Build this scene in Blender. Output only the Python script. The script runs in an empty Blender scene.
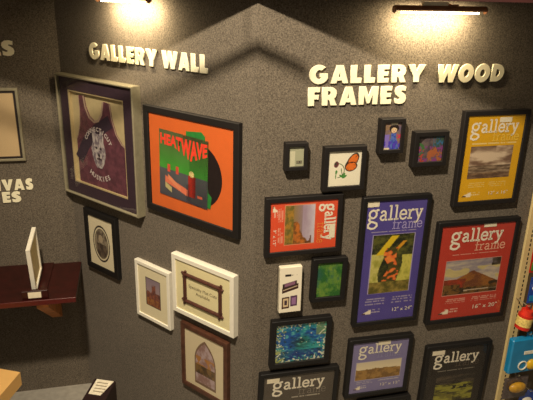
import bpy, math, random
from mathutils import Matrix, Vector, noise
random.seed(7)
S = 0.0254; H0 = 93.0                       # lengths are in inches, the eye is 93 in above the floor
C = bpy.context.scene.collection
F_PX, PITCH, ROLL = 576.65, 0.34034, 0.022257
AR, AM, AL = 0.267454, -0.658025, 0.235390
PO = {'R': (-1.8948, 89.3703), 'M': (-1.8948, 89.3703), 'L': (-43.3109, 121.3827)}
AZ = {'R': AR, 'M': AM, 'L': AL}
def e_(p): return (math.cos(AZ[p]), math.sin(AZ[p]))
def n_(p): return (-math.sin(AZ[p]), math.cos(AZ[p]))
def wp(p, u, y=0.0):                        # plan point at u along a wall, y into it
    a, b = e_(p); c, d = n_(p); o = PO[p]
    return (o[0]+a*u+c*y, o[1]+b*u+d*y)
# ------------------------------------------------------------ materials
def lin(c): return tuple((x/255/12.92 if x/255 <= .04045 else ((x/255+.055)/1.055)**2.4) for x in c[:3])
MATS = {}
def mat(name, rgb, rough=.5, nz=.12, scale=60, metal=0, emit=0, ec=None, coat=0, bump=0, trans=0):
    if name in MATS: return MATS[name]
    m = bpy.data.materials.new(name); m.use_nodes = True; nt = m.node_tree; N = nt.nodes; L = nt.links
    b = N['Principled BSDF']; c = lin(rgb)
    b.inputs['Roughness'].default_value = rough; b.inputs['Metallic'].default_value = metal
    b.inputs['Coat Weight'].default_value = coat
    b.inputs['Transmission Weight'].default_value = trans
    tc = N.new('ShaderNodeTexCoord'); no = N.new('ShaderNodeTexNoise'); no.inputs['Scale'].default_value = scale
    no.inputs['Detail'].default_value = 3; L.new(tc.outputs['Object'], no.inputs['Vector'])
    r = N.new('ShaderNodeValToRGB'); r.color_ramp.elements[0].position = .3; r.color_ramp.elements[1].position = .7
    r.color_ramp.elements[0].color = (*[x*(1-nz) for x in c], 1); r.color_ramp.elements[1].color = (*[min(1, x*(1+nz)) for x in c], 1)
    L.new(no.outputs['Fac'], r.inputs['Fac']); L.new(r.outputs['Color'], b.inputs['Base Color'])
    if emit: b.inputs['Emission Color'].default_value = (*lin(ec or rgb), 1); b.inputs['Emission Strength'].default_value = emit
    if bump:
        bp = N.new('ShaderNodeBump'); bp.inputs['Strength'].default_value = bump; bp.inputs['Distance'].default_value = .002
        L.new(no.outputs['Fac'], bp.inputs['Height']); L.new(bp.outputs['Normal'], b.inputs['Normal'])
    MATS[name] = m; return m
def fabric():
    m = bpy.data.materials.new('wall_fabric'); m.use_nodes = True; nt = m.node_tree; N = nt.nodes; L = nt.links
    b = N['Principled BSDF']; b.inputs['Roughness'].default_value = .95; b.inputs['Specular IOR Level'].default_value = .14
    b.inputs['Sheen Weight'].default_value = .1
    tc = N.new('ShaderNodeTexCoord')
    def nz(sc, mp, det=2):
        mm = N.new('ShaderNodeMapping'); mm.inputs['Scale'].default_value = mp; L.new(tc.outputs['Object'], mm.inputs['Vector'])
        t = N.new('ShaderNodeTexNoise'); t.inputs['Scale'].default_value = sc; t.inputs['Detail'].default_value = det
        t.inputs['Roughness'].default_value = .7; L.new(mm.outputs['Vector'], t.inputs['Vector']); return t
    a = nz(260, (1, 1, .5), 2); c = nz(240, (.5, 1, 1.1), 2); d = nz(3, (1, 1, 1), 3)
    ad = N.new('ShaderNodeMath'); ad.operation = 'ADD'; L.new(a.outputs['Fac'], ad.inputs[0]); L.new(c.outputs['Fac'], ad.inputs[1])
    ml = N.new('ShaderNodeMath'); ml.operation = 'MULTIPLY_ADD'; L.new(d.outputs['Fac'], ml.inputs[0]); ml.inputs[1].default_value = .15; L.new(ad.outputs[0], ml.inputs[2])
    r = N.new('ShaderNodeValToRGB'); e = r.color_ramp.elements
    mr = N.new('ShaderNodeMapRange'); mr.inputs['From Min'].default_value = .72; mr.inputs['From Max'].default_value = 1.42
    L.new(ml.outputs[0], mr.inputs['Value']); L.new(mr.outputs['Result'], r.inputs['Fac'])
    e[0].position = .1; e[0].color = (*lin((67, 61, 53)), 1); e[1].position = .9; e[1].color = (*lin((130, 119, 104)), 1)
    L.new(r.outputs['Color'], b.inputs['Base Color'])
    bp = N.new('ShaderNodeBump'); bp.inputs['Strength'].default_value = .5; bp.inputs['Distance'].default_value = .0015
    L.new(ad.outputs[0], bp.inputs['Height']); L.new(bp.outputs['Normal'], b.inputs['Normal'])
    return m
FAB = fabric()
def printed():
    m = bpy.data.materials.new('printed_paper'); m.use_nodes = True; nt = m.node_tree; b = nt.nodes['Principled BSDF']
    a = nt.nodes.new('ShaderNodeAttribute'); a.attribute_name = 'Col'
    nt.links.new(a.outputs['Color'], b.inputs['Base Color']); b.inputs['Roughness'].default_value = .6
    b.inputs['Specular IOR Level'].default_value = .3
    return m
PRINT = printed()
def foil():
    m = bpy.data.materials.new('holographic_foil'); m.use_nodes = True; nt = m.node_tree; b = nt.nodes['Principled BSDF']
    a = nt.nodes.new('ShaderNodeAttribute'); a.attribute_name = 'Col'
    nt.links.new(a.outputs['Color'], b.inputs['Base Color']); b.inputs['Roughness'].default_value = .28; b.inputs['Metallic'].default_value = .35
    t = nt.nodes.new('ShaderNodeTexCoord'); v = nt.nodes.new('ShaderNodeTexVoronoi'); v.inputs['Scale'].default_value = 60
    bp = nt.nodes.new('ShaderNodeBump'); bp.inputs['Strength'].default_value = .35; bp.inputs['Distance'].default_value = .003
    nt.links.new(t.outputs['Object'], v.inputs['Vector']); nt.links.new(v.outputs['Distance'], bp.inputs['Height']); nt.links.new(bp.outputs['Normal'], b.inputs['Normal'])
    return m
FOIL = foil()
def glassmat():
    m = bpy.data.materials.new('clear_glazing'); m.use_nodes = True; nt = m.node_tree; N = nt.nodes; N.remove(N['Principled BSDF'])
    t = N.new('ShaderNodeBsdfTransparent'); t.inputs['Color'].default_value = (.97, .97, .97, 1)
    g = N.new('ShaderNodeBsdfGlossy'); g.inputs['Roughness'].default_value = .03
    n = N.new('ShaderNodeTexNoise'); n.inputs['Scale'].default_value = 4
    lw = N.new('ShaderNodeLayerWeight'); lw.inputs['Blend'].default_value = .5; L = nt.links
    pw = N.new('ShaderNodeMath'); pw.operation = 'POWER'; pw.inputs[1].default_value = 5; L.new(lw.outputs['Facing'], pw.inputs[0])
    f = N.new('ShaderNodeMath'); f.operation = 'MULTIPLY_ADD'; f.inputs[1].default_value = .9; f.inputs[2].default_value = .045; L.new(pw.outputs[0], f.inputs[0])
    mx = N.new('ShaderNodeMixShader'); L.new(f.outputs[0], mx.inputs[0]); L.new(t.outputs[0], mx.inputs[1]); L.new(g.outputs[0], mx.inputs[2])
    L.new(mx.outputs[0], N['Material Output'].inputs[0]); return m
GLASS = glassmat()
BLACK = mat('black_wood', (17, 11, 8), .65, .2, 40)
BLACK2 = mat('black_satin', (12, 9, 8), .6, .15, 40)
BROWN = mat('walnut_wood', (84, 52, 38), .4, .3, 30)
WHITE = mat('white_paint', (238, 232, 214), .4, .03, 40)
SILVER = mat('brushed_silver', (158, 150, 124), .4, .1, 60, metal=.35)
CREAM = mat('cream_letter', (250, 242, 208), .55, .04, 50)
BURG = mat('burgundy_laminate', (50, 13, 11), .3, .25, 20)
PINE = mat('stained_pine', (200, 126, 66), .5, .25, 25)
PAPERW = mat('sticker_white', (238, 226, 196), .7, .05, 90)
GREYFLOOR = mat('grey_floor', (168, 162, 150), .7, .12, 30, bump=.1)
IVORY = mat('ivory_metal', (222, 198, 140), .45, .05, 40)
DARKHOLE = mat('dark_slot', (20, 16, 12), .9)
BRONZE = mat('bronze_lamp', (150, 104, 74), .35, .1, 40, metal=.3)
# ------------------------------------------------------------ mesh builder
class MB:
    def __init__(s): s.v = []; s.f = []
    def add(s, vs, fs):
        k = len(s.v); s.v += [tuple(v) for v in vs]; s.f += [tuple(k+i for i in f) for f in fs]; return s
    def box(s, x0, x1, y0, y1, z0, z1, bev=0):
        if bev <= 0:
            v = [(x, y, z) for x in (x0, x1) for y in (y0, y1) for z in (z0, z1)]
            return s.add(v, [(0,1,3,2),(4,6,7,5),(0,4,5,1),(2,3,7,6),(0,2,6,4),(1,5,7,3)])
        b = bev; v = []; P = []
        for sx in (0, 1):
            for sy in (0, 1):
                for sz in (0, 1):
                    X, Y, Z = (x0, x1)[sx], (y0, y1)[sy], (z0, z1)[sz]; dx, dy, dz = (b, -b)[sx], (b, -b)[sy], (b, -b)[sz]
                    P.append(len(v)); v += [(X, Y+dy, Z+dz), (X+dx, Y, Z+dz), (X+dx, Y+dy, Z)]
        i = lambda a, bb, c, k: P[a*4+bb*2+c]+k
        f = []
        for a in (0, 1):
            f.append((i(a,0,0,0), i(a,1,0,0), i(a,1,1,0), i(a,0,1,0))); f.append((i(0,a,0,1), i(1,a,0,1), i(1,a,1,1), i(0,a,1,1))); f.append((i(0,0,a,2), i(1,0,a,2), i(1,1,a,2), i(0,1,a,2)))
            for c in (0, 1):
                f.append((i(0,a,c,1), i(1,a,c,1), i(1,a,c,2), i(0,a,c,2))); f.append((i(a,0,c,0), i(a,1,c,0), i(a,1,c,2), i(a,0,c,2))); f.append((i(a,c,0,0), i(a,c,1,0), i(a,c,1,1), i(a,c,0,1)))
                for d in (0, 1): f.append((i(a,c,d,0), i(a,c,d,1), i(a,c,d,2)))
        return s.add(v, f)
    def cyl(s, p0, p1, r0, r1=None, n=16, cap=True):
        r1 = r0 if r1 is None else r1; a = Vector(p0); b = Vector(p1); d = (b-a).normalized()
        x = d.orthogonal().normalized(); y = d.cross(x); v = []
        for j in range(n):
            t = 2*math.pi*j/n; w = x*math.cos(t)+y*math.sin(t); v += [a+w*r0, b+w*r1]
        f = [(2*j, 2*((j+1) % n), 2*((j+1) % n)+1, 2*j+1) for j in range(n)]
        if cap: f += [tuple(2*j for j in range(n))[::-1], tuple(2*j+1 for j in range(n))]
        return s.add(v, f)
    def tube(s, pts, r, n=8):
        for a, b in zip(pts, pts[1:]): s.cyl(a, b, r, n=n)
        return s
    def prism(s, poly, y0, y1):             # polygon in x,z pushed along y
        n = len(poly); v = [(x, y0, z) for x, z in poly]+[(x, y1, z) for x, z in poly]
        return s.add(v, [tuple(range(n)), tuple(range(n, 2*n))[::-1]]+[(j, j+n, (j+1) % n+n, (j+1) % n) for j in range(n)])
    def plan(s, poly, z0, z1):              # plan polygon pushed along z
        n = len(poly); v = [(x, y, z0) for x, y in poly]+[(x, y, z1) for x, y in poly]
        return s.add(v, [tuple(range(n))[::-1], tuple(range(n, 2*n))]+[(j, (j+1) % n, (j+1) % n+n, j+n) for j in range(n)])
    def ribbon(s, pts, w, y=0):             # flat stroke facing -y
        P = [Vector(p) for p in pts]; n = len(P); L = []; R_ = []
        for i in range(n):
            a = (P[i]-P[i-1]).normalized() if i else (P[1]-P[0]).normalized()
            b = (P[i+1]-P[i]).normalized() if i < n-1 else a
            t = (a+b); t = t.normalized() if t.length > 1e-4 else a
            nn = Vector((-t.y, t.x)); k = min(1.6, 1/max(.3, abs(t.dot(a)))); L.append(P[i]+nn*w/2*k); R_.append(P[i]-nn*w/2*k)
        v = [(p.x, y, p.y) for p in L]+[(p.x, y, p.y) for p in R_]
        return s.add(v, [(n+i, n+i+1, i+1, i) for i in range(n-1)])
    def build(s, name, m, parent=None, loc=(0, 0, 0), rz=0, smooth=False, ry=0):
        me = bpy.data.meshes.new(name); me.from_pydata([(x*S, y*S, z*S) for x, y, z in s.v], [], s.f); me.update()
        me.materials.append(m)
        import bmesh
        bm = bmesh.new(); bm.from_mesh(me); bmesh.ops.recalc_face_normals(bm, faces=bm.faces) if not getattr(s, 'flat', False) else None; bm.to_mesh(me); bm.free()
        if smooth:
            for p in me.polygons: p.use_smooth = True
            try: me.set_sharp_from_angle(angle=.7)
            except Exception: pass
        return link(name, me, parent, loc, rz, ry)
def link(name, me, parent=None, loc=(0, 0, 0), rz=0, ry=0):
    o = bpy.data.objects.new(name, me); C.objects.link(o); o.parent = parent
    o.location = (loc[0]*S, loc[1]*S, (loc[2]+(0 if parent else H0))*S); o.rotation_euler = (0, ry, rz); return o
def tag(o, label=None, cat=None, group=None, kind=None):
    if label: o['label'] = label
    if cat: o['category'] = cat
    if group: o['group'] = group
    if kind: o['kind'] = kind
    return o
def thing(name, label, cat, p, u, v, y=0, rot=0, group=None):
    x, yy = wp(p, u, y); o = link(name, None, None, (x, yy, v), AZ[p], -math.radians(rot)); return tag(o, label, cat, group)
# ------------------------------------------------------------ printed pictures: colours computed per point
def paint(name, w, h, fn, parent, y, cx=0, cz=0, step=.13, m=None, poly=None):
    nx = max(2, int(w/step)); ny = max(2, int(h/step)); vs = []; cols = []
    for j in range(ny+1):
        for i in range(nx+1):
            x = w*i/nx; t = h*j/ny; X, Z = (x-w/2, h/2-t)
            if poly: X, Z = poly(x/w, t/h)
            vs.append(((cx+X)*S, y*S, (cz+Z)*S)); cols.append(lin([max(0, min(255, q)) for q in fn(x, t, w, h)]))
    fs = [(j*(nx+1)+i, (j+1)*(nx+1)+i, (j+1)*(nx+1)+i+1, j*(nx+1)+i+1) for j in range(ny) for i in range(nx)]
    me = bpy.data.meshes.new(name); me.from_pydata(vs, [], fs); me.update(); me.materials.append(m or PRINT)
    a = me.color_attributes.new('Col', 'FLOAT_COLOR', 'POINT')
    for k, c in enumerate(cols): a.data[k].color = (*c, 1)
    return link(name, me, parent)
def mix(a, b, t): t = max(0, min(1, t)); return tuple(x+(y-x)*t for x, y in zip(a, b))
def nz(x, y, s=1, seed=0): return noise.noise(Vector((x*s+seed*17.3, y*s-seed*9.1, seed*3.7)))
def fz(x, y, s=1, seed=0, o=4): return noise.fractal(Vector((x*s+seed*17.3, y*s-seed*9.1, seed*3.7)), .6, 2, o)
def solid(c, k=4):
    return lambda x, y, w, h: tuple(q+k*nz(x, y, .8, 3) for q in c)
# ------------------------------------------------------------ lettering
def arc(cx, cy, rx, ry, a0, a1, n=12): return [(cx+rx*math.cos(math.radians(a0+(a1-a0)*i/n)), cy+ry*math.sin(math.radians(a0+(a1-a0)*i/n))) for i in range(n+1)]
SLAB = {
 'a': ([[(.17,.76),(.27,.93),(.45,.99),(.62,.94),(.72,.78),(.72,.16),(.8,.04),(.97,.04)], [(.72,.58),(.45,.55),(.2,.43),(.13,.25),(.25,.06),(.45,.01),(.62,.1),(.72,.28)]], 1.05),
 'l': ([[(.32,1.56),(.32,0)], [(.06,1.5),(.34,1.5)], [(.04,.05),(.62,.05)]], .68),
 'e': ([[(.12,.52),(.86,.52),(.86,.68),(.75,.9),(.5,1),(.25,.9),(.12,.66),(.12,.35),(.25,.1),(.5,.01),(.75,.07),(.9,.25)]], 1.02),
 'r': ([[(.28,1),(.28,0)], [(.03,.94),(.28,.94)], [(.02,.05),(.6,.05)], [(.28,.6),(.42,.86),(.6,.98),(.82,.9)]], .9),
 'y': ([[(.17,.95),(.52,.08)], [(.87,.95),(.42,-.33),(.22,-.45),(.04,-.38)], [(0,.95),(.38,.95)], [(.62,.95),(1.02,.95)]], 1.04),
 'g': ([arc(.48,.66,.33,.32,0,360,16), [(.74,.86),(.84,1.0),(1.02,1.0)], [(.26,.42),(.14,.24),(.25,.08),(.6,0),(.86,-.1),(.92,-.3),(.7,-.5),(.4,-.53),(.12,-.42),(.1,-.2),(.28,.02)]], 1.1),
 'f': ([[(.32,0),(.32,1.3),(.42,1.5),(.6,1.56),(.78,1.46)], [(.05,.94),(.66,.94)], [(.04,.05),(.64,.05)]], .74),
 'm': ([[(.25,1),(.25,0)], [(.04,.94),(.25,.94)], [(.04,.05),(.45,.05)], [(.25,.68),(.4,.92),(.6,.98),(.74,.85),(.78,.7),(.78,0)], [(.6,.05),(.96,.05)], [(.78,.68),(.93,.92),(1.12,.98),(1.26,.85),(1.3,.7),(1.3,0)], [(1.12,.05),(1.52,.05)]], 1.56)}
def slab_word(word, x0, x1, base, xh, wt, parent, m, y, name, big=1.3):
    W = sum(SLAB[c][1]*(big if (i == 0 and c == 'g') else 1) for i, c in enumerate(word)); k = (x1-x0)/W; mb = MB(); mb.flat = True; x = x0
    for i, c in enumerate(word):
        g = big if (i == 0 and c == 'g') else 1
        for st in SLAB[c][0]: mb.ribbon([(x+px*k*g, base+(pz-(.12 if g > 1 else 0))*xh*g) for px, pz in st], wt*(g**.5), y)
        x += SLAB[c][1]*k*g
    return mb.build(name, m, parent)
def font_text(s, size, parent, m, x, z, y, name, w=None, bold=0, rot=0):
    cu = bpy.data.curves.new(name, 'FONT'); cu.body = s; cu.size = size*S; cu.align_x = 'CENTER'; cu.align_y = 'CENTER'; cu.offset = bold*S; cu.resolution_u = 2
    t = bpy.data.objects.new(name, cu); me = bpy.data.meshes.new_from_object(t); bpy.data.objects.remove(t)
    xs = [v.co.x for v in me.vertices]
    if w and xs: k = w*S/(max(xs)-min(xs)); 
    else: k = 1
    ca, sa = math.cos(rot), math.sin(rot)
    for v in me.vertices:
        X, Z = v.co.x*k, v.co.y; v.co = (X*ca-Z*sa, 0, X*sa+Z*ca)
    me.materials.clear(); me.materials.append(m); me.name = name
    return link(name, me, parent, (x, y, z))
# ------------------------------------------------------------ frames
def ring_frame(w, h, rim, D, inner=.35, bev=.08, R=0, slope=0):
    prof = [(0, 0), (0, D-bev), (bev, D), (rim-bev, D-slope), (rim, D-bev-slope), (rim, inner), (rim*.3, inner*.5)]
    mb = MB(); ns = 4 if R else 1; rings = []
    for r, d in prof:
        ring = []
        for k, (sx, sz, a0) in enumerate([(1, 1, 0), (-1, 1, 90), (-1, -1, 180), (1, -1, 270)]):
            rr = max(R-r, 0); cx = sx*(w/2-r-rr); cz = sz*(h/2-r-rr)
            for j in range(ns+1 if R else 1):
                t = math.radians(a0+90*j/ns) if R else 0
                ring.append((cx+(rr*math.cos(t) if R else 0), -d, cz+(rr*math.sin(t) if R else 0)))
        rings.append(ring)
    n = len(rings[0]); v = [p for r in rings for p in r]; f = []
    for a in range(len(rings)-1):
        for j in range(n): f.append((a*n+j, a*n+(j+1) % n, (a+1)*n+(j+1) % n, (a+1)*n+j))
    return mb.add(v, f)
def framed(label, p, u, v, w, h, rim, D, m, rot=0, R=0, inner=None, group=None, cat='picture frame', name='framed_picture', bev=.08, glass=True, slope=0, rimname='moulding'):
    t = thing(name, label, cat, p, u, v, 0, rot, group); inner = D-.27 if inner is None else inner
    ring_frame(w, h, rim, D, inner-.12, bev, R, slope).build(rimname, m, t, smooth=bool(R))
    MB().box(-w/2+rim*.5, w/2-rim*.5, -max(.08, inner-.2), 0, -h/2+rim*.5, h/2-rim*.5).build('backing_board', mat('backing', (60, 48, 36), .8), t)
    if glass:
        g = MB(); g.flat = True; a, b = w/2-rim-.001, h/2-rim-.001; yy = -(inner+.12)
        g.add([(-a, yy, -b), (a, yy, -b), (a, yy, b), (-a, yy, b)], [(0, 1, 2, 3)]).build('glass_pane', GLASS, t)
    t['iy'] = -inner; return t
def rnd_lines(x, y, x0, x1, y0, y1, n, seed):       # a block of fine print: is this point on ink?
    if not (x0 < x < x1 and y0 < y < y1): return False
    k = int((y-y0)/(y1-y0)*n*2); ragged = (x-x0)/(x1-x0)
    return k % 2 == 0 and nz(x, k*3.1, 3.2, seed) > -.25 and ragged > .3*abs(nz(k*2.2, seed, 1.7, 5))
def poster(t, w, h, bg, ink, gal, fr, ph, photofn, st, size=None, sizebox=None, logo=None, blocks=(), line=None, framecol=None, border=None, xh=None, wt=.2, photo_label=None):
    y = t['iy']
    def fn(x, yy, W, Hh):
        c = tuple(q+3*nz(x, yy, .7, 1) for q in bg)
        if line and line[0] < x < line[1] and abs(yy-line[2]) < .09 and nz(x, 0, 4, 2) > -.35: return mix(c, ink, .6)
        for k, (x0, x1, y0, y1) in enumerate(blocks):
            if rnd_lines(x, yy, x0, x1, y0, y1, 3, k): return mix(c, ink, .5)
        if logo and logo[0] < x < logo[2] and logo[1] < yy < logo[3]:
            a = (x-logo[0])/(logo[2]-logo[0]); b = (yy-logo[1])/(logo[3]-logo[1])
            if a < .5 and b > .85-a*1.5: return (84, 56, 42) if b > .78 and a < .22 else (240, 226, 196)
            if a >= .3 and int(b*4) % 2 == 0 and b > .1 and nz(x, int(b*4), 5, 8) > -.2: return mix(c, ink, .65)
        if border and ph[0]-.12 < x < ph[2]+.12 and ph[1]-.12 < yy < ph[3]+.12: return border
        return c
    sh = paint('paper_insert', w, h, fn, t, y, step=.12)
    X = lambda a: a-w/2
    Z = lambda b: h/2-b
    paint('photograph', ph[2]-ph[0], ph[3]-ph[1], photofn, sh, -.02, X((ph[0]+ph[2])/2), Z((ph[1]+ph[3])/2), .11).location.y = 0
    sh.children[-1].location = (0, 0, 0)
    for q in sh.children:
        for vtx in q.data.vertices: vtx.co.y = (y-.02)*S
    im = mat('ink_%d_%d_%d' % ink, ink, .7, .02)
    slab_word('gallery', X(gal[0]), X(gal[1]), Z(gal[2]), gal[3], gal[4], sh, im, y-.04, 'title_lettering')
    fc = framecol or ink; slab_word('frame', X(fr[0]), X(fr[1]), Z(fr[2]), fr[3], fr[4], sh, mat('ink_%d_%d_%d' % fc, fc, .7, .02), y-.04, 'subtitle_lettering')
    if size: font_text(size, sizebox[3], sh, im, X((sizebox[0]+sizebox[1])/2), Z(sizebox[2]), y-.04, 'size_lettering', w=(sizebox[1]-sizebox[0])*.94, bold=.0)
    if st:
        s = MB(); s.flat = True; s.add([(X(st[0]), y-.06, Z(st[3])), (X(st[2]), y-.06, Z(st[3])), (X(st[2]), y-.06, Z(st[1])), (X(st[0]), y-.06, Z(st[1]))], [(0, 1, 2, 3)]).build('price_sticker', PAPERW, sh)
    return sh
# ---- photographs
def ph_flower(x, y, w, h):
    s, t = x/w, y/h; c = mix((38, 42, 22), (92, 92, 40), .5+fz(s*4, t*8, 1, 2))
    if s < .27+.08*math.sin(t*7) and t > .32: c = mix((206, 196, 110), (160, 156, 64), abs(fz(s*5, t*4, 1, 4))*1.2)
    if s > .74-.2*max(0, t-.5)-.03*math.sin(t*9) and t > .36: c = mix((206, 196, 90), (160, 156, 60), abs(fz(s*5, t*4, 1, 6))*1.2)
    d = abs((s-.32)-(.22-t)*1.1); 
    if d < .09 and .02 < t < .34: c = (222, 190, 40)
    if abs((s-.55)-(.3-t)*1.3) < .05 and .12 < t < .36: c = (214, 150, 36)
    if .36+.07*math.sin(t*14) < s < .66+.05*math.sin(t*11+1) and .22 < t < .8:
        q = nz(s*7, t*16, 1.3, 9); c = mix((226, 92, 44), (236, 140, 60), q*2) if q > .05 else mix((70, 62, 26), (110, 100, 40), .5+q)
    if t > .8: c = mix((92, 84, 34), (150, 130, 60), .5+fz(s*6, t*9, 1, 3))
    return c
def ph_mountain(x, y, w, h):
    s, t = x/w, y/h; c = mix((140, 130, 138), (196, 180, 156), .2+t*1.2+fz(s*3, t*8, 1, 2)*.7)
    if t > .2 and nz(s, t, 5, 4) > .05: c = mix(c, (206, 186, 112), .7)
    top = .32+abs(s-.52)*.8+.03*nz(s, 0, 9, 1)
    if t > top: c = mix((150, 96, 44), (112, 66, 40), .5+fz(s*4, t*5, 1, 5)*1.3)
    if t > .55 and s < .42-.2*(t-.5) : c = mix((166, 60, 36), (120, 56, 34), .5+fz(s*6, t*6, 1, 7))
    if t > .8-.1*(s < .3): c = mix((60, 46, 28), (120, 84, 40), .5+fz(s*9, t*9, 1, 8)*1.6)
    if .88 < t < .92+.02*nz(s, 0, 8, 4) and s > .38: c = (190, 168, 138)
    if s > .84+.05*nz(t, 0, 9, 2) and (t < .22 or t > .68): c = mix(c, (52, 42, 26), .6+nz(s, t, 8, 3))
    return c
def ph_sea(x, y, w, h):
    s, t = x/w, y/h; c = mix((214, 190, 160), (120, 92, 72), (.42+fz(s*1.4, t*3.5, 1, 3)*1.1))
    if t < .22 and s < .6: c = mix(c, (96, 72, 56), .7*max(0, 1-t/.22))
    if t > .6: c = mix((96, 76, 58), (160, 136, 108), .4+fz(s*3, t*18, 1, 6)*1.2)
    if t > .82: c = mix((90, 66, 48), (140, 110, 80), .5+fz(s*4, t*10, 1, 7))
    return c
def ph_hills(x, y, w, h):
    s, t = x/w, y/h; c = mix((214, 198, 168), (236, 218, 176), t*2)
    if t > .42+.07*nz(s, 0, 7, 2)+.05*(s > .9): c = mix((168, 128, 66), (128, 94, 48), .5+fz(s*8, t*4, 1, 2)*1.2-.3*(t-.5))
    return c
def ph_sunset(x, y, w, h):
    s, t = x/w, y/h; c = mix((206, 196, 204), (166, 144, 160), t*2.2+.3*fz(s*2, t*3, 1, 2))
    if t > .42: c = mix((150, 128, 128), (150, 120, 60), (t-.42)*2.5)
    if s > .42 and t > .62-.55*(s-.35)+.08*nz(s, t, 6, 5): c = mix((196, 112, 44), (120, 78, 36), .5+fz(s*7, t*7, 1, 6)*1.3)
    if s > .8 and .1 < t < .3 and nz(s, t, 12, 5) > 0: c = (110, 70, 40)
    if t > .72: c = mix((172, 128, 48), (110, 100, 46), .5+fz(s*6, t*6, 1, 7)*1.2)
    return c
def ph_field(x, y, w, h):
    s, t = x/w, y/h; c = mix((44, 38, 30), (84, 72, 56), .4+fz(s*3, t*8, 1, 2))
    if t > .32: c = mix((60, 54, 24), (150, 146, 50), .45+fz(s*3, t*9, 1, 5)*1.5)
    if .42 < t < .56 and s > .4 and nz(s, t, 11, 3) > 0: c = (40, 34, 22)
    if t > .72 and s < .5: c = mix(c, (176, 168, 60), .5)
    return c
# ============================================================ the setting
def isect(p, d, q, e):
    k = (((q[0]-p[0])*e[1]-(q[1]-p[1])*e[0])/(d[0]*e[1]-d[1]*e[0])); return (p[0]+d[0]*k, p[1]+d[1]*k)
UL = -52.346; TH = 4
cR, cL = PO['R'], PO['L']
bRM = isect(wp('R', 0, TH), e_('R'), wp('M', 0, TH), e_('M')); bML = isect(wp('M', 0, TH), e_('M'), wp('L', 0, TH), e_('L'))
def st(name, mb, m): return tag(mb.build(name, m), kind='structure')
WT = 15.5
st('wall_right', MB().plan([cR, wp('R', 130), wp('R', 130, TH), bRM], -H0, WT), FAB)
st('wall_centre', MB().plan([cL, cR, bRM, bML], -H0, WT), FAB)
st('wall_left', MB().plan([wp('L', -75), cL, bML, wp('L', -75, TH)], -H0, WT), FAB)
st('floor', MB().box(-130, 150, -40, 190, -H0-2, -H0), GREYFLOOR)
AB = (AR+AM)/2 + .0                         # the soffit runs straight across the projecting corner
eb = (math.cos(AB), math.sin(AB)); nb = (-eb[1], eb[0])
def sp(s, d): return (cR[0]+eb[0]*s-nb[0]*d, cR[1]+eb[1]*s-nb[1]*d)
SOF = .35
st('ceiling', MB().plan([sp(-120, SOF), sp(140, SOF), sp(140, -90), sp(-120, -90)], .6, 16), mat('soffit_paint', (92, 76, 64), .8))
st('trim_1', MB().plan([sp(-120, SOF+.7), sp(140, SOF+.7), sp(140, SOF+.02), sp(-120, SOF+.02)], -.14, 16), mat('burgundy_fascia', (58, 18, 14), .5, .2, 15))
t = tag(link('added_shadow_bar', None, None, (sp(0, 14)[0], sp(0, 14)[1], 6.2), AB), 'added unseen shadow-casting rail hanging before the soffit', 'shadow bar')  # added unseen bar that casts the second shadow band on the wall
MB().box(-70, 5, -.5, .5, -.4, .4, .08).build('bar', BRONZE, t)
for q in (-50, -2): MB().cyl((q, 0, .5), (q, 0, 9), .12, n=8).build('drop_rod', BRONZE, t)
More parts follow.
